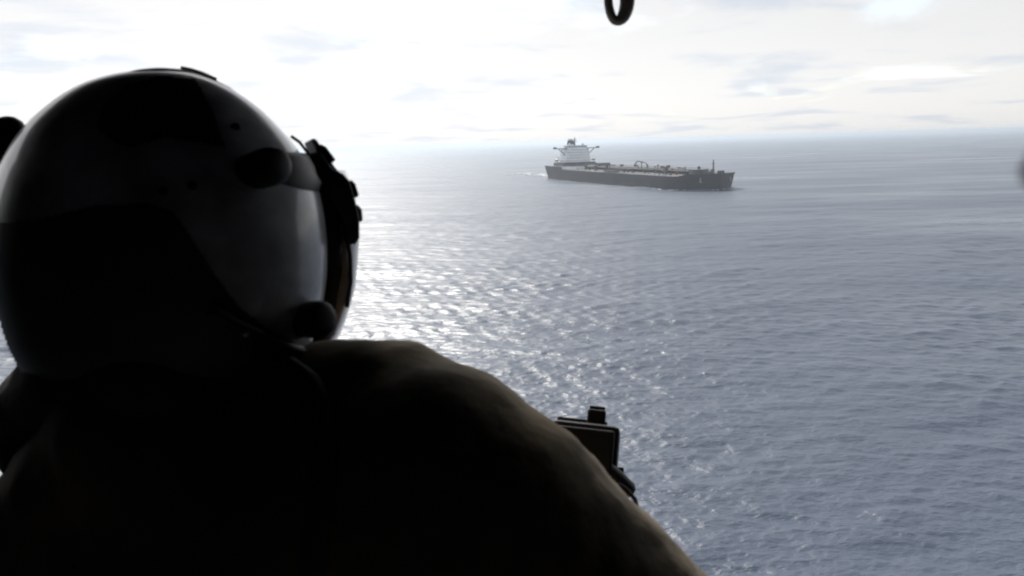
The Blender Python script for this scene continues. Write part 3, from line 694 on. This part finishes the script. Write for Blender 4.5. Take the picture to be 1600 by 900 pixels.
def knob(x, y, axis, r, ln, name='visor_knob'):
    c = on(T_h, x, y, 0.0, D0); axis = axis.normalized()
    pr = [(0, r * .95), (ln * .55, r), (ln * .8, r * .96), (ln * .94, r * .82), (ln, r * .55), (ln * 1.01, 0.0005)]
    return hpart(MB().tube([c - axis * 0.01] + [c + axis * a for a, _ in pr], [r * .95] + [q for _, q in pr], 20), name, M_rub)
knob(398, 268, -Fw * .55 + Rt * .75 + Up * .1, 0.0125, 0.026)
knob(478, 500, -Fw * .6 + Rt * .6 + Up * .05, 0.013, 0.024)
MB().tube([P(18, 255, .60), P(17, 222, .60), P(14, 200, .60), P(15, 188, .60), P(15, 183, .60)], [.014, .0125, .0115, .009, .004], 16).build('visor_knob', M_rub, helm, True)
for (x_, y_, r_) in ((368, 199, .0032), (300, 290, .003), (255, 300, .003)):
    c = on(T_h, x_, y_, 0.0); n_ = (CAM - c).normalized()
    hpart(MB().tube([c - n_ * .002, c + n_ * .0012, c + n_ * .002], [r_, r_, r_ * .6], 12), 'shell_screw', M_rub)
# nape strap under the shell edge
strip(T_h, [(330, 478), (365, 500), (400, 516), (440, 534), (462, 545)], 0.0045, 0.004).build('nape_strap', M_rub, helm, True)
q = on(T_h, 385, 512, 0.004)
if q is not None: hpart(MB().sphere(q, 0.0045), 'strap_snap', mat('snap_metal', (0.4, 0.4, 0.4), 0.35, metal=0.9))

# ------------------------------------------------------------------ door gun
gun = thing('door_machine_gun', P(912, 705, 0.84) - Vector((0, 0, 0.3)), 'black machine gun receiver and sight showing behind the olive sleeve', 'gun')
ga = rad(-7); gR = Rt * math.cos(ga) + Up * math.sin(ga); gU = Up * math.cos(ga) - Rt * math.sin(ga); gF = ((P(906, 712, 0.84) - CAM).normalized() + Rt * 0.03 - Up * 0.05).normalized()
gR = (gR - gF * gR.dot(gF)).normalized(); gU = gR.cross(gF)
g0 = P(910, 712, 0.84)
def G(a, b_, c): return g0 + gR * a + gU * b_ + gF * c
def gbox(name, c, h, ch=0.004, m=M_blk): return MB().box(G(*c), h, gR, gU, gF, ch).build(name, m, gun, False)
gbox('receiver', (0, -0.012, 0.15), (0.039, 0.048, 0.155), 0.008)
gbox('feed_cover', (-0.006, 0.0395, 0.17), (0.030, 0.006, 0.11), 0.003)
gbox('rear_sight', (0.011, 0.043, 0.03), (0.0105, 0.0105, 0.014), 0.003)
gbox('sight_leaf', (0.011, 0.0555, 0.035), (0.009, 0.0035, 0.003), 0.001)
gbox('charging_handle', (0.0425, -0.019, 0.04), (0.0038, 0.012, 0.03), 0.0015)
gbox('back_plate', (0, -0.012, -0.009), (0.033, 0.041, 0.006), 0.003)
MB().tube([G(0, 0, .3), G(0, 0, .62), G(0, 0, .95)], [.016, .014, .012], 14).build('barrel', M_blk, gun, True)
MB().tube([G(0, 0, .95), G(0, 0, 1.02)], [.017, .015], 14).build('flash_hider', M_blk, gun, True)
MB().tube([P(928, 716, .835), P(945, 730, .83), P(966, 750, .825), P(982, 765, .825), P(988, 770, .825)], [.006, .0085, .0095, .009, .006], 12).build('grip', M_rub, gun, True)
MB().tube([G(-0.045, -0.055, 0.0), G(-0.052, -0.10, -0.012), G(-0.05, -0.135, -0.014)], [.014, .0155, .013], 12).build('grip', M_rub, gun, True)
MB().tube([G(0, -0.06, .2), G(0, -0.16, .2), Vector((G(0, 0, .2).x, DP - .02, FLOOR + .06))], [.022, .025, .03], 12).build('pintle_post', M_blk, gun, True)
MB().tube([P(966, 756, .80), P(980, 766, .80), P(992, 780, .80), P(996, 794, .795), P(988, 808, .79), P(964, 830, .79)], .0024, 8).build('firing_cable', M_rub, gun, True)

# ------------------------------------------------------------------ things hanging in the doorway
link_ = thing('hanging_metal_ring', P(964, -60, 0.78), 'shiny dark metal ring hanging into the top edge of the view above the tanker', 'ring')
pts = []
for q in range(28):
    a = 2 * math.pi * q / 28; sx = 0.0115 if math.cos(a) > 0 else 0.0085
    pts.append(P(963, -5, 0.78) + (Rt * 0.97 + Fw * 0.25) * (sx * 1.05 * math.cos(a)) + Up * (0.0245 * math.sin(a) * (1 if math.sin(a) > 0 else 1.0)) + Rt * (-0.0015 * math.sin(a) * 0))
MB().tube(pts, [0.0046 + 0.0032 * max(0, math.cos(2 * math.pi * q / 28)) for q in range(28)], 12, closed=True).build('oval_link', mat('worn_steel', (0.5, 0.5, 0.5), 0.35, metal=0.0, var=0.4, vscale=90), link_, True)
tp = P(963, -34, 0.78)
MB().tube([tp, Vector((tp.x, tp.y + .02, tp.z + .15)), Vector((tp.x, DP - .06, H + 0.24)), Vector((tp.x, DP - .034, H + 0.28))], 0.006, 8).build('strap', M_web, link_, True)

gs = thing('grab_strap', P(1640, 150, 0.075), 'blurred grey grab strap loop at the right edge of the view', 'strap')
lp = []
for q in range(24):
    a = 2 * math.pi * q / 24; lp.append(P(1645, 252, 0.075) + Rt * (0.0019 * math.cos(a)) + Up * (0.0021 * math.sin(a)) + Fw * 0.0005 * math.sin(2 * a))
MB().tube(lp, [0.0006 if math.sin(2 * math.pi * q / 24) > 0 else 0.0011 for q in range(24)], 10, closed=True).build('strap_loop', mat('strap_grey', (0.7, 0.7, 0.7), 0.85, bump=0.0002, bscale=900), gs, True)
tp = P(1632, 205, 0.075)
MB().tube([tp, tp + Rt * .02 + Up * .03, Vector((tp.x + .06, tp.y, H + .69))], [.0008, .002, .002], 8).build('strap_tail', M_web, gs, True)
